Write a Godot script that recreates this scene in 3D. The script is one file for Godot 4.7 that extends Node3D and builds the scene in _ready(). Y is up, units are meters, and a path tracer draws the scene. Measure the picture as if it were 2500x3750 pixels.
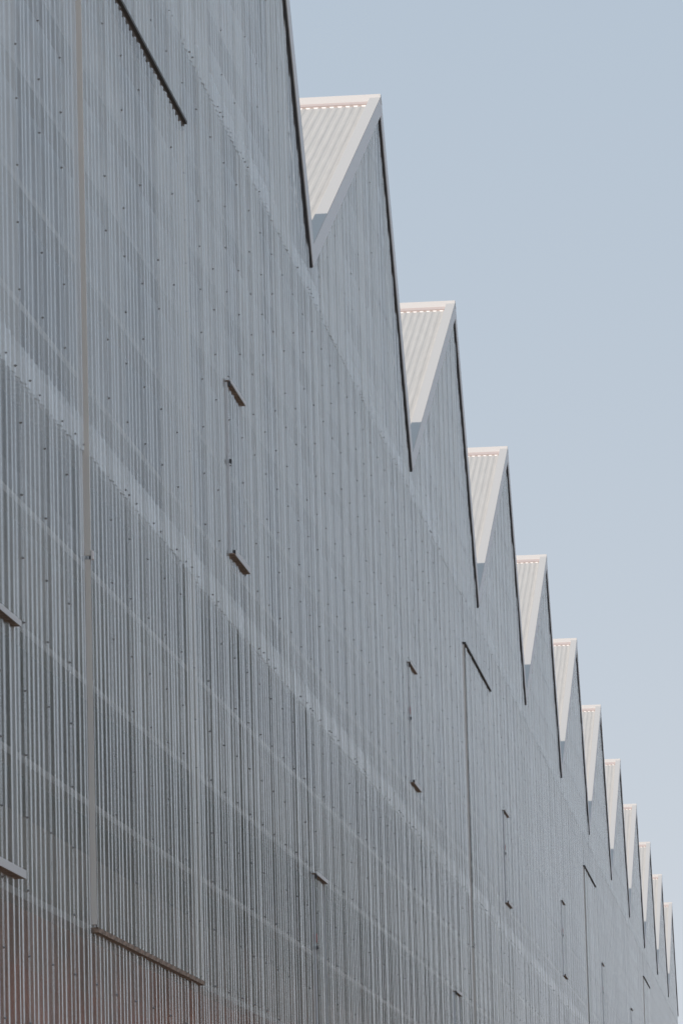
extends Node3D
# A sawtooth-roofed hall clad in translucent corrugated sheets, seen along its long facade.
# All distances along the facade ("s") are measured away from the camera (world z = -s);
# heights ("h") are measured from the eye and shifted by EYE to the ground.

const EYE := 1.6
const FX := -5.5            # outermost plane of the flutes
const PITCH := 0.218        # one flute
const SHEET := 1.09         # cover width of a sheet: five flutes
const AMP := 0.0185           # depth of a flute
const S0 := 33.68           # a sheet joint
const W := 14.485           # one tooth of the roof
const PK_S := 66.08
const PK_H := 17.17
const VL_S := 55.47         # where the verge boards meet below the valley
const VL_H := 12.335
const TN := 0.431           # slope of the long roof side
const TS := 1.131           # slope of the short roof side
const TOP_S := 55.595       # valley line on top of the verge
const TOP_H := 12.65
const START := 12.02
const TEETH_FROM := -3
const TEETH_TO := 10
const END := 214.8
const LAP_A := 6.76
const LAP_B := 11.97
const OVER := 0.27
const DEPTH := 26.0
const DOORS := [37.0, 80.75, 124.5, 168.3]

var hall: Node3D
var rng := RandomNumberGenerator.new()
var sheet_mats: Array = []
var m_trim: StandardMaterial3D
var m_cap: StandardMaterial3D
var m_roof: StandardMaterial3D
var m_ridge: StandardMaterial3D
var m_apron: StandardMaterial3D
var m_closure: StandardMaterial3D
var m_dark: StandardMaterial3D
var m_screw: StandardMaterial3D
var m_girt: StandardMaterial3D
var m_jamb: StandardMaterial3D
var m_lip: StandardMaterial3D
var m_lap: StandardMaterial3D
var m_rust_bounce: StandardMaterial3D
var m_red: StandardMaterial3D
var m_steep: StandardMaterial3D

# ------------------------------------------------------------------ helpers

func srgb(r: float, g: float, b: float) -> Color:
	return Color(r, g, b).linear_to_srgb()

func mat(r: float, g: float, b: float, rough := 0.6, metal := 0.0) -> StandardMaterial3D:
	var m := StandardMaterial3D.new()
	m.albedo_color = srgb(r, g, b)
	m.roughness = rough
	m.metallic = metal
	return m

func noise_tex(seed_: int, freq: float, a: Color, b: Color, size := 512, oct := 4) -> NoiseTexture2D:
	var n := FastNoiseLite.new()
	n.seed = seed_
	n.noise_type = FastNoiseLite.TYPE_SIMPLEX_SMOOTH
	n.frequency = freq
	n.fractal_octaves = oct
	var t := NoiseTexture2D.new()
	t.width = size
	t.height = size
	t.seamless = true
	t.noise = n
	var g := Gradient.new()
	g.set_color(0, a)
	g.set_color(1, b)
	t.color_ramp = g
	return t

func grime(m: StandardMaterial3D, seed_: int, lo: float, scale: Vector3, freq := 0.02) -> void:
	m.albedo_texture = noise_tex(seed_, freq, Color(lo, lo, lo), Color(1, 1, 1))
	m.uv1_triplanar = true
	m.uv1_world_triplanar = true
	m.uv1_scale = scale

func part(called: String, mesh: Mesh, m: Material, parent: Node) -> MeshInstance3D:
	var o := MeshInstance3D.new()
	o.name = called
	o.mesh = mesh
	o.material_override = m
	o.cast_shadow = GeometryInstance3D.SHADOW_CASTING_SETTING_ON
	parent.add_child(o, true)
	return o

func group_part(called: String, parent: Node) -> Node3D:
	var o := Node3D.new()
	o.name = called
	parent.add_child(o, true)
	return o

# a point given as (x, height above the eye, distance along the facade)
func at(x: float, h: float, s: float) -> Vector3:
	return Vector3(x, h + EYE, -s)

func quad(st: SurfaceTool, a: Vector3, b: Vector3, c: Vector3, d: Vector3) -> void:
	for v in [a, b, c, a, c, d]:
		st.add_vertex(v)

# a box between two corners, in x / h / s
func box(st: SurfaceTool, x0: float, x1: float, h0: float, h1: float, s0: float, s1: float) -> void:
	poly_x(st, [Vector2(s0, h0), Vector2(s1, h0), Vector2(s1, h1), Vector2(s0, h1)], x0, x1)

# a convex polygon in the (s, h) plane pushed along x
func poly_x(st: SurfaceTool, p: Array, x0: float, x1: float) -> void:
	var n := p.size()
	for i in range(1, n - 1):
		tri(st, at(x1, p[0].y, p[0].x), at(x1, p[i].y, p[i].x), at(x1, p[i + 1].y, p[i + 1].x))
		tri(st, at(x0, p[0].y, p[0].x), at(x0, p[i + 1].y, p[i + 1].x), at(x0, p[i].y, p[i].x))
	for i in n:
		var a: Vector2 = p[i]
		var b: Vector2 = p[(i + 1) % n]
		quad(st, at(x0, a.y, a.x), at(x0, b.y, b.x), at(x1, b.y, b.x), at(x1, a.y, a.x))

func tri(st: SurfaceTool, a: Vector3, b: Vector3, c: Vector3) -> void:
	st.add_vertex(a)
	st.add_vertex(b)
	st.add_vertex(c)

func begin() -> SurfaceTool:
	var st := SurfaceTool.new()
	st.begin(Mesh.PRIMITIVE_TRIANGLES)
	st.set_smooth_group(-1)
	return st

func done(st: SurfaceTool) -> ArrayMesh:
	st.generate_normals()
	return st.commit()

func box_mesh(x0: float, x1: float, h0: float, h1: float, s0: float, s1: float) -> ArrayMesh:
	var st := begin()
	box(st, x0, x1, h0, h1, s0, s1)
	return done(st)

func poly_mesh(p: Array, x0: float, x1: float) -> ArrayMesh:
	var st := begin()
	poly_x(st, p, x0, x1)
	return done(st)

# height of the verge's top edge above the eye
func roof_h(s: float) -> float:
	var k := floorf((s - TOP_S) / W)
	var u := s - TOP_S - k * W
	var run := PK_S - TOP_S
	if u <= run:
		return TOP_H + (PK_H - TOP_H) * u / run
	return PK_H - (PK_H - TOP_H) * (u - run) / (W - run)

# ------------------------------------------------------------------ corrugated sheets

# One sheet of n flutes, its lower near corner at the origin: x out of the wall, y up, -z away.
# Every flute stands a few millimetres in or out, as pressed plastic does.
# tops: height of the upper edge as a function of the distance, or a fixed height.
func sheet_mesh(flutes: int, h0: float, tops: Callable, seed_: int, s_at: float) -> ArrayMesh:
	var r := RandomNumberGenerator.new()
	r.seed = seed_
	var seg := 10
	var extra := 0.32       # side lap, in flutes
	var cols := int(round((flutes + extra) * seg)) + 1
	var rows := 4
	var shift: Array = []
	for j in rows + 1:
		var line := PackedFloat32Array()
		for k in flutes + 2:
			var v := r.randf_range(-0.0078, 0.0078)
			if j > 0:
				v = shift[j - 1][k] + r.randf_range(-0.0022, 0.0022)
			if k == 0 or k >= flutes:
				v = 0.0
			line.append(v)
		shift.append(line)
	var vs := PackedVector3Array()
	var ns := PackedVector3Array()
	var uv := PackedVector2Array()
	for i in cols:
		var t := float(i) / seg                 # in flutes
		var s := t * PITCH
		var top: float = tops.call(s_at + s)
		var k := int(t)
		var f := t - k
		f = f * f * (3.0 - 2.0 * f)
		for j in rows + 1:
			var v := float(j) / rows
			var jit: float = lerpf(shift[j][k], shift[j][mini(k + 1, flutes + 1)], f)
			var lay := 0.0016 * (1.0 - 2.0 * t / (flutes + extra)) + 0.0008 * (1.0 - 2.0 * v)
			var wave := 0.5 * (1.0 + cos(TAU * t))
			wave = pow(wave, 1.15)
			vs.append(Vector3(-AMP + AMP * wave + jit + lay, h0 + (top - h0) * v, -s))
			uv.append(Vector2(s, h0 + (top - h0) * v))
	for i in cols:
		for j in rows + 1:
			var a := vs[maxi(i - 1, 0) * (rows + 1) + j]
			var b := vs[mini(i + 1, cols - 1) * (rows + 1) + j]
			var d := b - a
			ns.append(Vector3(-d.z, 0.0, d.x).normalized())
	var idx := PackedInt32Array()
	for i in cols - 1:
		for j in rows:
			var a := i * (rows + 1) + j
			var b := a + rows + 1
			idx.append_array([a, b + 1, b, a, a + 1, b + 1])
	# the inner face of the plastic, two millimetres behind the outer one
	var n := vs.size()
	for i in n:
		vs.append(vs[i] - ns[i] * 0.002)
		ns.append(-ns[i])
		uv.append(uv[i])
	var m0 := idx.size()
	for i in range(0, m0, 3):
		idx.append_array([idx[i] + n, idx[i + 2] + n, idx[i + 1] + n])
	var arr := []
	arr.resize(Mesh.ARRAY_MAX)
	arr[Mesh.ARRAY_VERTEX] = vs
	arr[Mesh.ARRAY_NORMAL] = ns
	arr[Mesh.ARRAY_TEX_UV] = uv
	arr[Mesh.ARRAY_INDEX] = idx
	var m := ArrayMesh.new()
	m.add_surface_from_arrays(Mesh.PRIMITIVE_TRIANGLES, arr)
	return m

func flat_top(h: float) -> Callable:
	return func(_s: float) -> float: return h

var shared := {}

func shared_sheet(h0: float, h1: float, variant: int) -> ArrayMesh:
	var key := "%.3f %.3f %d" % [h0, h1, variant]
	if not shared.has(key):
		shared[key] = sheet_mesh(5, h0, flat_top(h1), 100 + variant, 0.0)
	return shared[key]

func put_sheet(mesh: Mesh, s: float, out: float, parent: Node, row: int) -> MeshInstance3D:
	var o := part("corrugated_sheet", mesh, sheet_mats[row][rng.randi() % 4], parent)
	o.position = Vector3(FX + out, EYE, -s)
	return o

# ------------------------------------------------------------------ the scene

func _ready() -> void:
	rng.seed = 20
	light_and_camera()
	materials()
	surroundings()
	hall = Node3D.new()
	hall.name = "sawtooth_hall"
	hall.set_meta("label", "long industrial hall with sawtooth roof, clad in grey translucent corrugated sheets")
	hall.set_meta("category", "building")
	add_child(hall)
	hall_body()
	facade()
	for k in range(TEETH_FROM, TEETH_TO + 1):
		tooth(k)
	for s in DOORS:
		shutter(s)
	for s in [46.5, 68.4, 90.1, 111.6, 133.3, 155.0, 176.8]:
		hatch(s, 7.45, 9.21)
	for s in [31.85, 53.9, 75.7]:
		hatch(s, 3.05, 4.86)
	screws()

func light_and_camera() -> void:
	var cam := Camera3D.new()
	cam.name = "camera"
	cam.position = Vector3(0, EYE, 0)
	cam.rotation_degrees = Vector3(9.5008, 5.3557, -1.5399)
	cam.fov = 12.388
	cam.near = 0.1
	cam.far = 3000.0
	add_child(cam)
	cam.current = true

	var sky_mat := ProceduralSkyMaterial.new()
	sky_mat.sky_top_color = Color(0.68, 0.745, 0.812)
	sky_mat.sky_horizon_color = Color(0.855, 0.87, 0.89)
	sky_mat.sky_curve = 0.105
	sky_mat.ground_horizon_color = Color(0.78, 0.77, 0.76)
	sky_mat.ground_bottom_color = Color(0.5, 0.45, 0.4)
	sky_mat.sun_angle_max = 0.5
	var sky := Sky.new()
	sky.sky_material = sky_mat
	var env := Environment.new()
	env.background_mode = Environment.BG_SKY
	env.sky = sky
	env.tonemap_mode = Environment.TONE_MAPPER_LINEAR
	env.tonemap_exposure = 1.0
	env.sdfgi_enabled = true
	env.ssao_enabled = true
	env.ssil_enabled = true
	var we := WorldEnvironment.new()
	we.name = "environment"
	we.environment = env
	add_child(we)

	var sun := DirectionalLight3D.new()
	sun.name = "sun"
	sun.light_color = Color(1.0, 0.95, 0.905)
	sun.light_energy = 1.15
	sun.light_angular_distance = 0.5
	sun.shadow_enabled = true
	add_child(sun)
	sun.look_at_from_position(Vector3(-0.8, 0.64, 1.0) * 50.0, Vector3.ZERO)

func materials() -> void:
	# three makes of sheet: clear below, cloudier in the middle, opal in the gables; four shades of each
	var film := noise_tex(77, 0.02, Color(0.35, 0.35, 0.35), Color(1, 1, 1))
	for row in 3:
		var shades: Array = []
		for i in 4:
			var m := StandardMaterial3D.new()
			var t: float = [0.0, 0.03, -0.03, 0.015][i]
			m.albedo_color = srgb(0.83 + t, 0.865 + t, 0.865 + t * 0.6)
			m.albedo_color.a = [0.09, 0.15, 0.22][row] * [1.0, 1.7, 0.6, 1.3][i]
			m.transparency = BaseMaterial3D.TRANSPARENCY_ALPHA
			m.roughness = 0.25
			m.roughness_texture = film
			m.uv1_scale = Vector3(0.9, 0.12, 1.0)
			m.metallic_specular = 0.7
			m.cull_mode = BaseMaterial3D.CULL_DISABLED
			shades.append(m)
		sheet_mats.append(shades)
	m_trim = mat(0.80, 0.83, 0.86, 0.45)
	m_cap = mat(0.53, 0.52, 0.505, 0.7)
	m_roof = mat(0.54, 0.525, 0.50, 0.75)
	grime(m_roof, 5, 0.93, Vector3(1.2, 0.1, 0.1))
	m_ridge = mat(0.58, 0.57, 0.56, 0.5)
	m_apron = mat(0.55, 0.46, 0.43, 0.6)
	m_closure = mat(0.90, 0.86, 0.85, 0.5)
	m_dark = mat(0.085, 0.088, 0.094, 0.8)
	m_screw = mat(0.28, 0.28, 0.285, 0.6)
	m_girt = mat(0.38, 0.38, 0.37, 0.5)
	m_jamb = mat(0.88, 0.84, 0.78, 0.4)
	m_lap = mat(0.38, 0.365, 0.335, 0.6)
	grime(m_lap, 15, 0.7, Vector3(0.5, 0.5, 0.5))
	m_lip = mat(0.66, 0.66, 0.66, 0.4)
	m_rust_bounce = mat(0.62, 0.45, 0.34, 0.75)  # rusty brown, with warm bounce on the undersides put into the colour
	grime(m_rust_bounce, 9, 0.45, Vector3(1.5, 1.5, 1.5))
	m_red = mat(0.45, 0.06, 0.05, 0.6)
	m_steep = mat(0.5, 0.52, 0.53, 0.4)

func surroundings() -> void:
	var g := begin()
	var e := 1500.0
	quad(g, Vector3(-e, 0, -e), Vector3(e, 0, -e), Vector3(e, 0, e), Vector3(-e, 0, e))
	var gm := mat(0.56, 0.43, 0.33, 0.9)
	grime(gm, 21, 0.7, Vector3(0.1, 0.1, 0.1))
	var ground := part("ground", done(g), gm, self)
	ground.set_meta("kind", "structure")
	ground.set_meta("label", "pale sandy yard ground beside the long hall")
	brick_building()
	tree_row()

# the sunlit brick building across the yard, which the lower sheets mirror
func brick_building() -> void:
	var b := Node3D.new()
	b.name = "brick_warehouse"
	b.set_meta("label", "long sunlit orange brick warehouse across the yard from the corrugated hall")
	b.set_meta("category", "building")
	add_child(b)
	var m := mat(0.56, 0.215, 0.105, 0.9)
	grime(m, 31, 0.7, Vector3(0.5, 0.5, 0.5), 0.05)
	var x0 := 55.0
	var h1 := 6.4
	part("wall", box_mesh(x0, x0 + 14.0, -EYE, h1, -40.0, 600.0), m, b)
	part("parapet", box_mesh(x0 - 0.15, x0 + 14.15, h1 + 0.003, h1 + 0.35, -40.15, 600.15), m_girt, b)
	var glass := mat(0.03, 0.04, 0.05, 0.1)
	var wm := box_mesh(0.0, 0.06, 0.0, 2.2, 0.0, 1.6)
	var sm := box_mesh(0.0, 0.14, 0.0, 0.1, -0.1, 1.7)
	for i in 70:
		for h in [3.2]:
			var s := -36.0 + i * 9.0
			var w := part("window", wm, glass, b)
			w.position = Vector3(x0 - 0.05, h, -s)
			var sill := part("sill", sm, m_girt, w)
			sill.position = Vector3(-0.1, -0.105, 0)

# the dark trees behind the warehouse, mirrored in the flanks of the flutes
func tree_row() -> void:
	var bark := mat(0.09, 0.07, 0.055, 0.95)
	var leaf := mat(0.045, 0.065, 0.03, 0.8)
	leaf.cull_mode = BaseMaterial3D.CULL_DISABLED
	var protos: Array = []
	for v in 4:
		var tr := Node3D.new()
		tr.name = "tall_tree"
		tr.set_meta("label", "tall dark green leafy tree in the row behind the brick warehouse")
		tr.set_meta("category", "tree")
		tr.set_meta("group", "trees behind the brick warehouse")
		part("trunk", trunk_mesh(v), bark, tr)
		part("crown", crown_mesh(v), leaf, tr)
		protos.append(tr)
	var s := -30.0
	var i := 0
	while s < 560.0:
		var c: Node3D = protos[rng.randi() % 4].duplicate()
		c.name = "tall_tree" if i == 0 else "tall_tree_%03d" % i
		add_child(c)
		var k := lerpf(1.62, 0.66, smoothstep(170.0, 270.0, s)) * rng.randf_range(0.78, 1.15)
		c.position = Vector3(77.0 + rng.randf_range(-3.5, 3.5), 0.0, -s)
		c.scale = Vector3(k * 1.05, k, k * 1.05)
		c.rotation.y = rng.randf_range(0.0, TAU)
		s += rng.randf_range(7.0, 13.0)
		i += 1
	for q in protos:
		q.free()

func trunk_mesh(v: int) -> ArrayMesh:
	var r := RandomNumberGenerator.new()
	r.seed = 300 + v
	var st := begin()
	limb(st, Vector3.ZERO, Vector3(r.randf_range(-0.4, 0.4), 6.0, r.randf_range(-0.4, 0.4)), 0.42, 0.28)
	limb(st, Vector3(0, 5.9, 0), Vector3(r.randf_range(-0.8, 0.8), 14.0, r.randf_range(-0.8, 0.8)), 0.27, 0.06)
	for i in 7:
		var a := r.randf_range(0.0, TAU)
		var y := r.randf_range(4.5, 10.0)
		limb(st, Vector3(0, y, 0), Vector3(cos(a) * 3.2, y + r.randf_range(1.5, 3.2), sin(a) * 3.2), 0.16, 0.04)
	return done(st)

func limb(st: SurfaceTool, a: Vector3, b: Vector3, ra: float, rb: float) -> void:
	var d := (b - a).normalized()
	var u := d.cross(Vector3(0.3, 0.1, 1.0)).normalized()
	var w := d.cross(u)
	for i in 7:
		var p := TAU * i / 7.0
		var q := TAU * (i + 1) / 7.0
		var e := u * cos(p) + w * sin(p)
		var f := u * cos(q) + w * sin(q)
		quad(st, a + e * ra, b + e * rb, b + f * rb, a + f * ra)

func crown_mesh(v: int) -> ArrayMesh:
	var r := RandomNumberGenerator.new()
	r.seed = 400 + v
	var st := begin()
	for c in 56:
		var a := r.randf_range(0.0, TAU)
		var y := r.randf_range(3.6, 16.0)
		var wide := 4.6 * sqrt(maxf(0.05, 1.0 - pow((y - 8.6) / 7.8, 2.0)))
		var rad := wide * sqrt(r.randf())
		var mid := Vector3(cos(a) * rad, y, sin(a) * rad)
		var size := r.randf_range(0.9, 1.7)
		for k in 60:
			var d := Vector3(r.randfn(), r.randfn() * 0.8, r.randfn()) * size * 0.55
			var n := Vector3(r.randfn(), r.randfn(), r.randfn()).normalized()
			var u := n.cross(Vector3(0.2, 1.0, 0.1)).normalized() * r.randf_range(0.16, 0.34)
			var w := n.cross(u).normalized() * r.randf_range(0.12, 0.26)
			var p := mid + d
			quad(st, p - u, p + w, p + u, p - w)
	return done(st)

func hall_body() -> void:
	var bx := FX - 0.42
	var concrete := mat(0.32, 0.31, 0.29, 0.9)
	grime(concrete, 41, 0.75, Vector3(0.3, 0.3, 0.3))
	part("plinth", box_mesh(bx, FX - 0.06, -EYE, 1.62, START, END), concrete, hall)
	var wall := mat(0.4, 0.4, 0.39, 0.8)
	# wall behind the fixing rails in fields; interior dark and brightness put into their colours
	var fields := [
		[1.63, 2.55, Vector3(0.72, 0.18, 0.07)],  # red puts the warm reflected glow into the lowest fields
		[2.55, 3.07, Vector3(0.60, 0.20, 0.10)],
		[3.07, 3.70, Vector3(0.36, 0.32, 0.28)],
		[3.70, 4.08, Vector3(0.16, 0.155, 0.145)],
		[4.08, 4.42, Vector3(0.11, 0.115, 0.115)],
		[4.42, 5.06, Vector3(0.016, 0.024, 0.03)],  # near-black stands in for the unlit interior
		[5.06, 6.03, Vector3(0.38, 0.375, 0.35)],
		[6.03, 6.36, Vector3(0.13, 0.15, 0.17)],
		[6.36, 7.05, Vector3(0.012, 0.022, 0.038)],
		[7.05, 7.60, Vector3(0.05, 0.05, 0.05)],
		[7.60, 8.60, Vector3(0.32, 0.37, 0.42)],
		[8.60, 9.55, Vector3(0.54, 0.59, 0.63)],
		[9.55, 10.45, Vector3(0.76, 0.79, 0.81)],  # pale from here up, for the brighter interior under the roof
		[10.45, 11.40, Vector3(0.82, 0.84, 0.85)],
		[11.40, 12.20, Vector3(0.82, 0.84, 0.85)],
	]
	var step := W / 2.0
	var mottle := noise_tex(61, 0.012, Color(0.6, 0.6, 0.6), Color(1, 1, 1))
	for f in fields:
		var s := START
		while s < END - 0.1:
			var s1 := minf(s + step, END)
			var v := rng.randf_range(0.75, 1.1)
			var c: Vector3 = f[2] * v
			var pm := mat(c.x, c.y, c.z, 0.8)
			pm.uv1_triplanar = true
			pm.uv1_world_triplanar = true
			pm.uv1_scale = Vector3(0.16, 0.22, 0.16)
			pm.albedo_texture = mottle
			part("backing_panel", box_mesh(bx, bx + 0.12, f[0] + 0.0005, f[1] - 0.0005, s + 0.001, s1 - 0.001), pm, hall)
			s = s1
	var top := mat(0.82, 0.84, 0.85, 0.8)  # pale like the upper fields, interior brightness put into the colour
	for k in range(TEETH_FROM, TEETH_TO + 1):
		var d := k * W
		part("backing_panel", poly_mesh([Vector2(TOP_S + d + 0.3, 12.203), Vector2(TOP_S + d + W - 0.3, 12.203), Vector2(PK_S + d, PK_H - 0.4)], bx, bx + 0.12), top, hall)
	# rails that carry the sheets
	for h in [1.95, 2.97, 3.97, 4.94, 5.88, 7.40, 8.35, 9.27, 10.14, 11.05]:
		part("girt", box_mesh(FX - 0.20, FX - 0.06, h - 0.028, h + 0.028, START + 0.05, END - 0.05), m_girt, hall)
	part("girt", box_mesh(FX - 0.20, FX - 0.05, LAP_A + 0.01, LAP_A + 0.25, START + 0.05, END - 0.05), m_lap, hall)
	part("girt", box_mesh(FX - 0.20, FX - 0.05, LAP_B + 0.02, LAP_B + 0.14, START + 0.05, END - 0.05), m_girt, hall)
	for k in range(TEETH_FROM, TEETH_TO + 1):
		for h in [13.0, 14.0, 15.0, 16.0]:
			var a: float = TOP_S + (h - TOP_H) / TN + 0.8 + k * W
			var b: float = PK_S + (PK_H - h) / TS - 0.5 + k * W
			part("girt", box_mesh(FX - 0.20, FX - 0.06, h - 0.028, h + 0.028, a, b), m_girt, hall)
	# the other walls
	part("end_wall", box_mesh(FX - DEPTH, bx - 0.003, -EYE, 12.2, START, START + 0.25), wall, hall)
	part("end_wall", box_mesh(FX - DEPTH, FX - 0.07, -EYE, 12.2, END - 0.02, END + 0.2), wall, hall)
	part("rear_wall", box_mesh(FX - DEPTH - 0.25, FX - DEPTH - 0.003, -EYE, 12.2, START, END + 0.2), wall, hall)

func facade() -> void:
	var k0 := int(floor((START - S0) / SHEET)) + 1
	var k1 := int(floor((END - S0) / SHEET)) - 1
	var far := [begin(), begin(), begin()]
	for k in range(k0, k1 + 1):
		var s := S0 + k * SHEET
		var jobs: Array = []
		var door := false
		for d in DOORS:
			var ks := int(round((d - S0) / SHEET))
			if k >= ks and k < ks + 6:
				door = true
		if door:
			jobs.append([shared_sheet(1.60, 2.96, rng.randi() % 6), 0.0, 0])
		else:
			jobs.append([shared_sheet(1.60, LAP_A + OVER, rng.randi() % 6), 0.0, 0])
			jobs.append([shared_sheet(LAP_A, LAP_B + OVER, rng.randi() % 6), 0.002, 1])
		var top := func(q: float) -> float: return maxf(LAP_B + 0.05, roof_h(q) - 0.10)
		if door:
			jobs.append([sheet_mesh(5, 11.15, top, 500 + k, s), 0.004, 2])
		else:
			jobs.append([sheet_mesh(5, LAP_B, top, 500 + k, s), 0.004, 2])
		for j in jobs:
			if s < 101.0:
				put_sheet(j[0], s, j[1], hall, j[2])
			else:
				far[j[2]].append_from(j[0], 0, Transform3D(Basis(), Vector3(FX + j[1], EYE, -s)))
	for row in 3:
		var o := part("corrugated_sheets", far[row].commit(), sheet_mats[row][0], hall)
		o.set_meta("kind", "stuff")

# ------------------------------------------------------------------ roof teeth

func tooth(k: int) -> void:
	var d := k * W
	var peak := Vector2(PK_S + d, PK_H)
	var valley := Vector2(TOP_S + d, TOP_H)
	var next := Vector2(TOP_S + d + W, TOP_H)
	var low := Vector2(VL_S + d, VL_H)
	var low_next := Vector2(VL_S + d + W, VL_H)
	var tn := (PK_H - TOP_H) / (PK_S - TOP_S)
	var ts := (PK_H - TOP_H) / (W - (PK_S - TOP_S))
	# lower edges of the two boards meet under the peak
	var ss := (low_next.y - low.y + tn * low.x + ts * low_next.x) / (tn + ts)
	var under := Vector2(ss, low.y + tn * (ss - low.x))
	var x1 := FX + 0.040
	var fas := part("verge_board", poly_mesh([low, under, peak, valley], FX + 0.006, x1), m_trim, hall)
	fas.set_meta("label", "pale grey board along the long sloping edge of the roof tooth")
	part("verge_board", poly_mesh([under, low_next, next, peak], FX + 0.006, x1), m_trim, hall)
	# dark strip for the shade in the gap between steep board and flutes
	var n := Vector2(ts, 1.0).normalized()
	part("verge_gap_shade", poly_mesh([under - n * 0.012, low_next - n * 0.012, low_next, under], FX - 0.07, x1 - 0.012), m_dark, hall)
	# verge cap lying on the long slope, mitred to the ridge cap
	var up := Vector2(1.0, tn).normalized()
	var nn := Vector2(-up.y, up.x)
	var xr := x1 - 0.155
	part("verge_cap", poly_mesh([valley, peak, peak + Vector2(0, 0.012), valley + Vector2(0, 0.012)], xr, x1), m_cap, hall)
	part("verge_cap", poly_mesh([valley - nn * 0.10, peak - nn * 0.10 - up * 0.02, peak - Vector2(0.02, 0.002), valley - Vector2(0.0, 0.002)], xr, FX + 0.004), m_cap, hall)
	part("verge_cap", poly_mesh([peak + Vector2(0.0, -0.003), next + Vector2(0, -0.003), next + Vector2(0, 0.012), peak + Vector2(0, 0.012)], xr, x1), m_cap, hall)
	# roof sheets
	var eave := valley - nn * 0.075
	var head := peak - nn * 0.075
	var first := xr - 0.003
	var width := 0.92
	var ap := 0.36          # how far the apron comes down the slope
	var head2 := head - up * (ap - 0.05)
	var rm := roof_sheet_mesh(8, head2 - eave)
	for i in 4:
		var r := part("roof_sheet", rm, m_roof, hall)
		r.position = at(first - i * width, eave.y, eave.x)
	var rest := part("roof_sheet", roof_sheet_mesh(int((DEPTH - 4.5) / 0.115), head2 - eave), m_roof, hall)
	rest.position = at(first - 4 * width, eave.y, eave.x)
	# solid deck below
	part("roof_deck", poly_mesh([eave - nn * 0.10, head - nn * 0.10, head - nn * 0.035, eave - nn * 0.035], FX - DEPTH, first), m_roof, hall)
	var steep_n := Vector2(ts, 1.0).normalized()
	part("skylight_strip", poly_mesh([peak - steep_n * 0.12, next - steep_n * 0.12, next - steep_n * 0.03, peak - steep_n * 0.03], FX - DEPTH, first), m_steep, hall)
	# ridge: upright cap, shadow gap, apron, closures
	var xe := FX - DEPTH
	part("ridge_cap", ridge_mesh(peak, xe, xr, x1), m_ridge, hall)
	var a1 := head - up * 0.02 + nn * 0.030
	var a0 := head - up * ap + nn * 0.030
	part("ridge_apron", poly_mesh([a0, a1, a1 + nn * 0.008, a0 + nn * 0.008], xe, xr - 0.004), m_apron, hall)
	var cm := begin()
	var low_end := head - up * (ap + 0.006)
	var many := 9 if k >= 0 and k < 4 else 0
	var one := closure_mesh()
	for i in int((DEPTH - 1.0) / 0.115):
		var p := at(first - 0.115 * i - 0.096, low_end.y, low_end.x)
		if i < many:
			part("closure_block", one, m_closure, hall).position = p
		elif i < 60:
			cm.append_from(one, 0, Transform3D(Basis(), p))
	part("closure_back", poly_mesh([low_end + up * 0.008 - nn * 0.0, low_end + up * 0.02, low_end + up * 0.02 + nn * 0.029, low_end + up * 0.008 + nn * 0.029], xe, xr - 0.006), m_apron, hall)
	var cj := part("closure_strip", cm.commit(), m_closure, hall)
	cj.set_meta("kind", "stuff")

# the upright ridge capping; its outer end is cut to a mitre that meets the verge
func ridge_mesh(peak: Vector2, xe: float, xr: float, x1: float) -> ArrayMesh:
	var st := begin()
	var p := [Vector2(-0.13, -0.115), Vector2(0.02, -0.115), Vector2(0.14, -0.10), Vector2(0.0, 0.016), Vector2(-0.11, 0.012)]
	var ends := [x1 + 0.001, x1 + 0.001, x1 + 0.001, x1 + 0.001, x1 + 0.001]
	var n := p.size()
	for i in n:
		var j := (i + 1) % n
		var a: Vector2 = peak + p[i]
		var b: Vector2 = peak + p[j]
		quad(st, at(xe, a.y, a.x), at(xe, b.y, b.x), at(ends[j], b.y, b.x), at(ends[i], a.y, a.x))
	for i in range(1, n - 1):
		tri(st, at(ends[0], peak.y + p[0].y, peak.x + p[0].x), at(ends[i], peak.y + p[i].y, peak.x + p[i].x), at(ends[i + 1], peak.y + p[i + 1].y, peak.x + p[i + 1].x))
	return done(st)

# trapezoidal steel: ribs run up the slope (run = vector in s, h); the origin is the outer lower corner
func roof_sheet_mesh(ribs: int, run: Vector2) -> ArrayMesh:
	var up := run.normalized()
	var nn := Vector2(-up.y, up.x)
	var prof := [Vector2(0.0, 0.0055), Vector2(0.030, 0.0055), Vector2(0.052, 0.0), Vector2(0.093, 0.0), Vector2(0.115, 0.0055)]
	var st := begin()
	for i in ribs:
		for j in 4:
			var a: Vector2 = prof[j]
			var b: Vector2 = prof[j + 1]
			var xa := -(i * 0.115 + a.x)
			var xb := -(i * 0.115 + b.x)
			var la := nn * a.y
			var lb := nn * b.y
			quad(st, Vector3(xa, la.y, -la.x), Vector3(xa, la.y + run.y, -la.x - run.x), Vector3(xb, lb.y + run.y, -lb.x - run.x), Vector3(xb, lb.y, -lb.x))
	return done(st)

func closure_mesh() -> ArrayMesh:
	var st := begin()
	var lo := -0.001
	var hi := 0.034
	var f := [Vector3(0.001, lo, 0), Vector3(0.050, lo, 0), Vector3(0.066, hi, 0), Vector3(-0.016, hi, 0)]
	var back := Vector3(0, 0.02, -0.05)
	quad(st, f[0], f[3], f[2], f[1])
	for i in 4:
		var a: Vector3 = f[i]
		var b: Vector3 = f[(i + 1) % 4]
		quad(st, a, b, b + back, a + back)
	return done(st)

# ------------------------------------------------------------------ shutters and hatches

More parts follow.
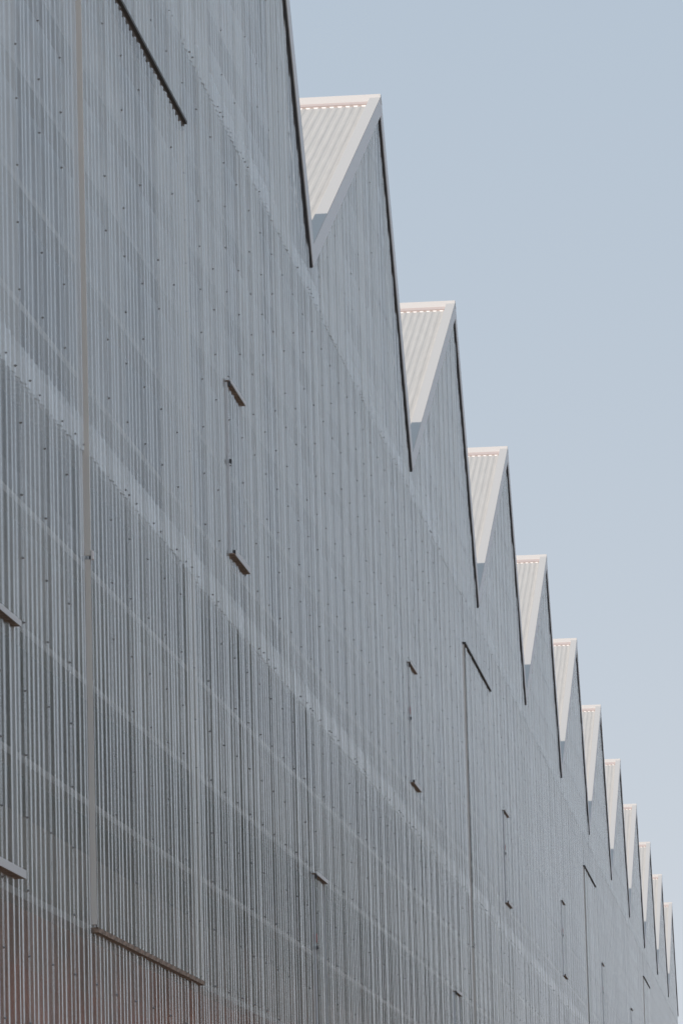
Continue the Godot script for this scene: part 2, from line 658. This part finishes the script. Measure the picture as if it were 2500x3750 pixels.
func shutter(s: float) -> void:
	var ks := int(round((s - S0) / SHEET))
	s = S0 + ks * SHEET - 0.06
	var e := s + 6 * SHEET
	var out := 0.026
	var h0 := 2.955
	var h1 := 11.135
	var g := group_part("cladding_shutter", hall)
	g.set_meta("label", "tall shutter panel faced with corrugated sheets, standing proud of the wall")
	for i in 6:
		put_sheet(shared_sheet(h0 + 0.01, LAP_A + OVER, rng.randi() % 6), s + i * SHEET, out, g, 0)
		put_sheet(shared_sheet(LAP_A, h1 - 0.05, rng.randi() % 6), s + i * SHEET, out + 0.002, g, 1)
	part("side_trim", box_mesh(FX - 0.06, FX + (out + 0.002 if s < 50.0 else 0.012), 5.93, h1 - 0.01, s - 0.03, s - 0.006), m_jamb, g)
	part("side_trim", box_mesh(FX - 0.02, FX + out - 0.004, h0 + 0.03, 5.90, s - 0.022, s - 0.006), m_jamb, g)
	part("bracket", box_mesh(FX + out + 0.005, FX + out + 0.02, 5.90, 5.97, s - 0.04, s + 0.02), m_closure, g)
	part("side_trim", box_mesh(FX - 0.06, FX + out - 0.01, h0 + 0.03, h1 - 0.01, e + 0.075, e + 0.09), m_jamb, g)
	part("bottom_bar", box_mesh(FX - 0.02, FX + out + 0.006, h0 - 0.03, h0 + 0.008, s - 0.01, e + 0.1), m_rust_bounce, g)
	part("bottom_gap_shade", box_mesh(FX - 0.06, FX - 0.022, h0 - 0.035, h0 + 0.005, s - 0.03, e + 0.11), m_dark, g)  # dark box standing in for the shade in the gap behind the bar
	part("head_flashing", box_mesh(FX - 0.06, FX + out + 0.016, h1, h1 + 0.03, s - 0.05, e + 0.10), mat(0.10, 0.10, 0.10, 0.6), g)
	part("head_gap_shade", box_mesh(FX - 0.055, FX + out - 0.012, h1 - 0.06, h1 - 0.002, s, e + 0.08), mat(0.10, 0.085, 0.07, 0.8), g)  # dark box putting shade into the recess under the flashing

func hatch(s: float, h0: float, h1: float) -> void:
	var ks := roundf((s - S0) / PITCH)
	s = S0 + ks * PITCH
	var wide := 6 * PITCH
	var e := s + wide
	var out := 0.012
	var g := group_part("wall_hatch", hall)
	part("side_trim", box_mesh(FX - 0.03, FX + out + 0.003, h0, h1 - 0.004, s - 0.012, s + 0.012), m_trim, g)
	part("side_trim", box_mesh(FX - 0.03, FX + out - 0.012, h0, h1 - 0.004, e - 0.012, e + 0.008), m_trim, g)
	var hd := group_part("head_flashing", g)
	part("soffit", box_mesh(FX - 0.03, FX + out + 0.024, h1, h1 + 0.012, s - 0.02, e + 0.05), m_rust_bounce, hd)
	part("lip", box_mesh(FX + out + 0.026, FX + out + 0.034, h1 - 0.004, h1 + 0.04, s + 0.01, e + 0.05), m_lip, hd)
	var sl := group_part("sill", g)
	part("soffit", box_mesh(FX - 0.03, FX + out + 0.036, h0 - 0.014, h0 - 0.002, s - 0.02, e + 0.02), m_rust_bounce, sl)
	part("lip", box_mesh(FX + out + 0.038, FX + out + 0.046, h0 - 0.016, h0 + 0.045, s + 0.03, e + 0.02), m_lip, sl)
	part("dark_corner", box_mesh(FX + out + 0.02, FX + out + 0.045, h0 - 0.001, h0 + 0.03, s - 0.015, s + 0.028), m_dark, sl)  # dark block standing in for the dark corner at the sill
	part("dark_corner", box_mesh(FX + out + 0.012, FX + out + 0.034, h1 - 0.05, h1 - 0.001, s - 0.02, s + 0.008), m_dark, hd)  # dark block standing in for the dark corner under the head
	var mid := (h0 + h1) * 0.5 + 0.06
	part("latch", box_mesh(FX + out + 0.009, FX + out + 0.026, mid - 0.02, mid + 0.02, s - 0.03, s + 0.03), m_dark, g)
	if h0 < 5.0 or ks > 120 :
		part("marker", box_mesh(FX + out + 0.0095, FX + out + 0.015, mid + 0.06, mid + 0.16, s - 0.02, s + 0.012), m_red, g)

# ------------------------------------------------------------------ fixings

func screws() -> void:
	var m := CylinderMesh.new()
	m.top_radius = 0.005
	m.bottom_radius = 0.0105
	m.height = 0.014
	m.radial_segments = 8
	m.rings = 1
	var xs: Array = []
	var hs := [2.02, 2.515, 2.99, 3.51, 3.98, 4.45, 4.95, 5.41, 5.90, 6.42, 7.43, 7.94, 8.38, 8.87, 9.31, 9.76, 10.18, 10.64, 11.08, 11.55, 12.45, 12.95, 13.45, 13.95, 14.45, 14.95, 15.45, 15.95, 16.4]
	var k0 := int((START - S0) / SHEET) + 1
	for k in range(k0, 164):
		var s := S0 + k * SHEET
		var on := false
		for d in DOORS:
			var ks := int(round((d - S0) / SHEET))
			if k > ks and k <= ks + 5:
				on = true
		for h in hs:
			if h < roof_h(s) - 0.45 and rng.randf() < (0.85 if h < 12.0 else 0.45):
				var lift := 0.026 if on and h > 3.0 and h < 11.1 else 0.0
				xs.append(at(FX + 0.004 + lift, h + rng.randf_range(-0.015, 0.015), s + rng.randf_range(-0.012, 0.012)))
		for j in 5:
			if rng.randf() < 0.35:
				xs.append(at(FX + 0.006, LAP_B + 0.04 + rng.randf_range(-0.012, 0.012), s + j * PITCH))
			if j % 2 == 0 and rng.randf() < 0.5:
				xs.append(at(FX + 0.006 + (0.026 if on else 0.0), LAP_A + 0.05 + rng.randf_range(-0.015, 0.015), s + j * PITCH))
	var mm := MultiMesh.new()
	mm.transform_format = MultiMesh.TRANSFORM_3D
	mm.mesh = m
	mm.instance_count = xs.size()
	var b := Basis(Vector3(0, 0, 1), -PI / 2)
	for i in xs.size():
		mm.set_instance_transform(i, Transform3D(b, xs[i]))
	var o := MultiMeshInstance3D.new()
	o.name = "screw_heads"
	o.multimesh = mm
	o.material_override = m_screw
	o.set_meta("kind", "stuff")
	hall.add_child(o, true)
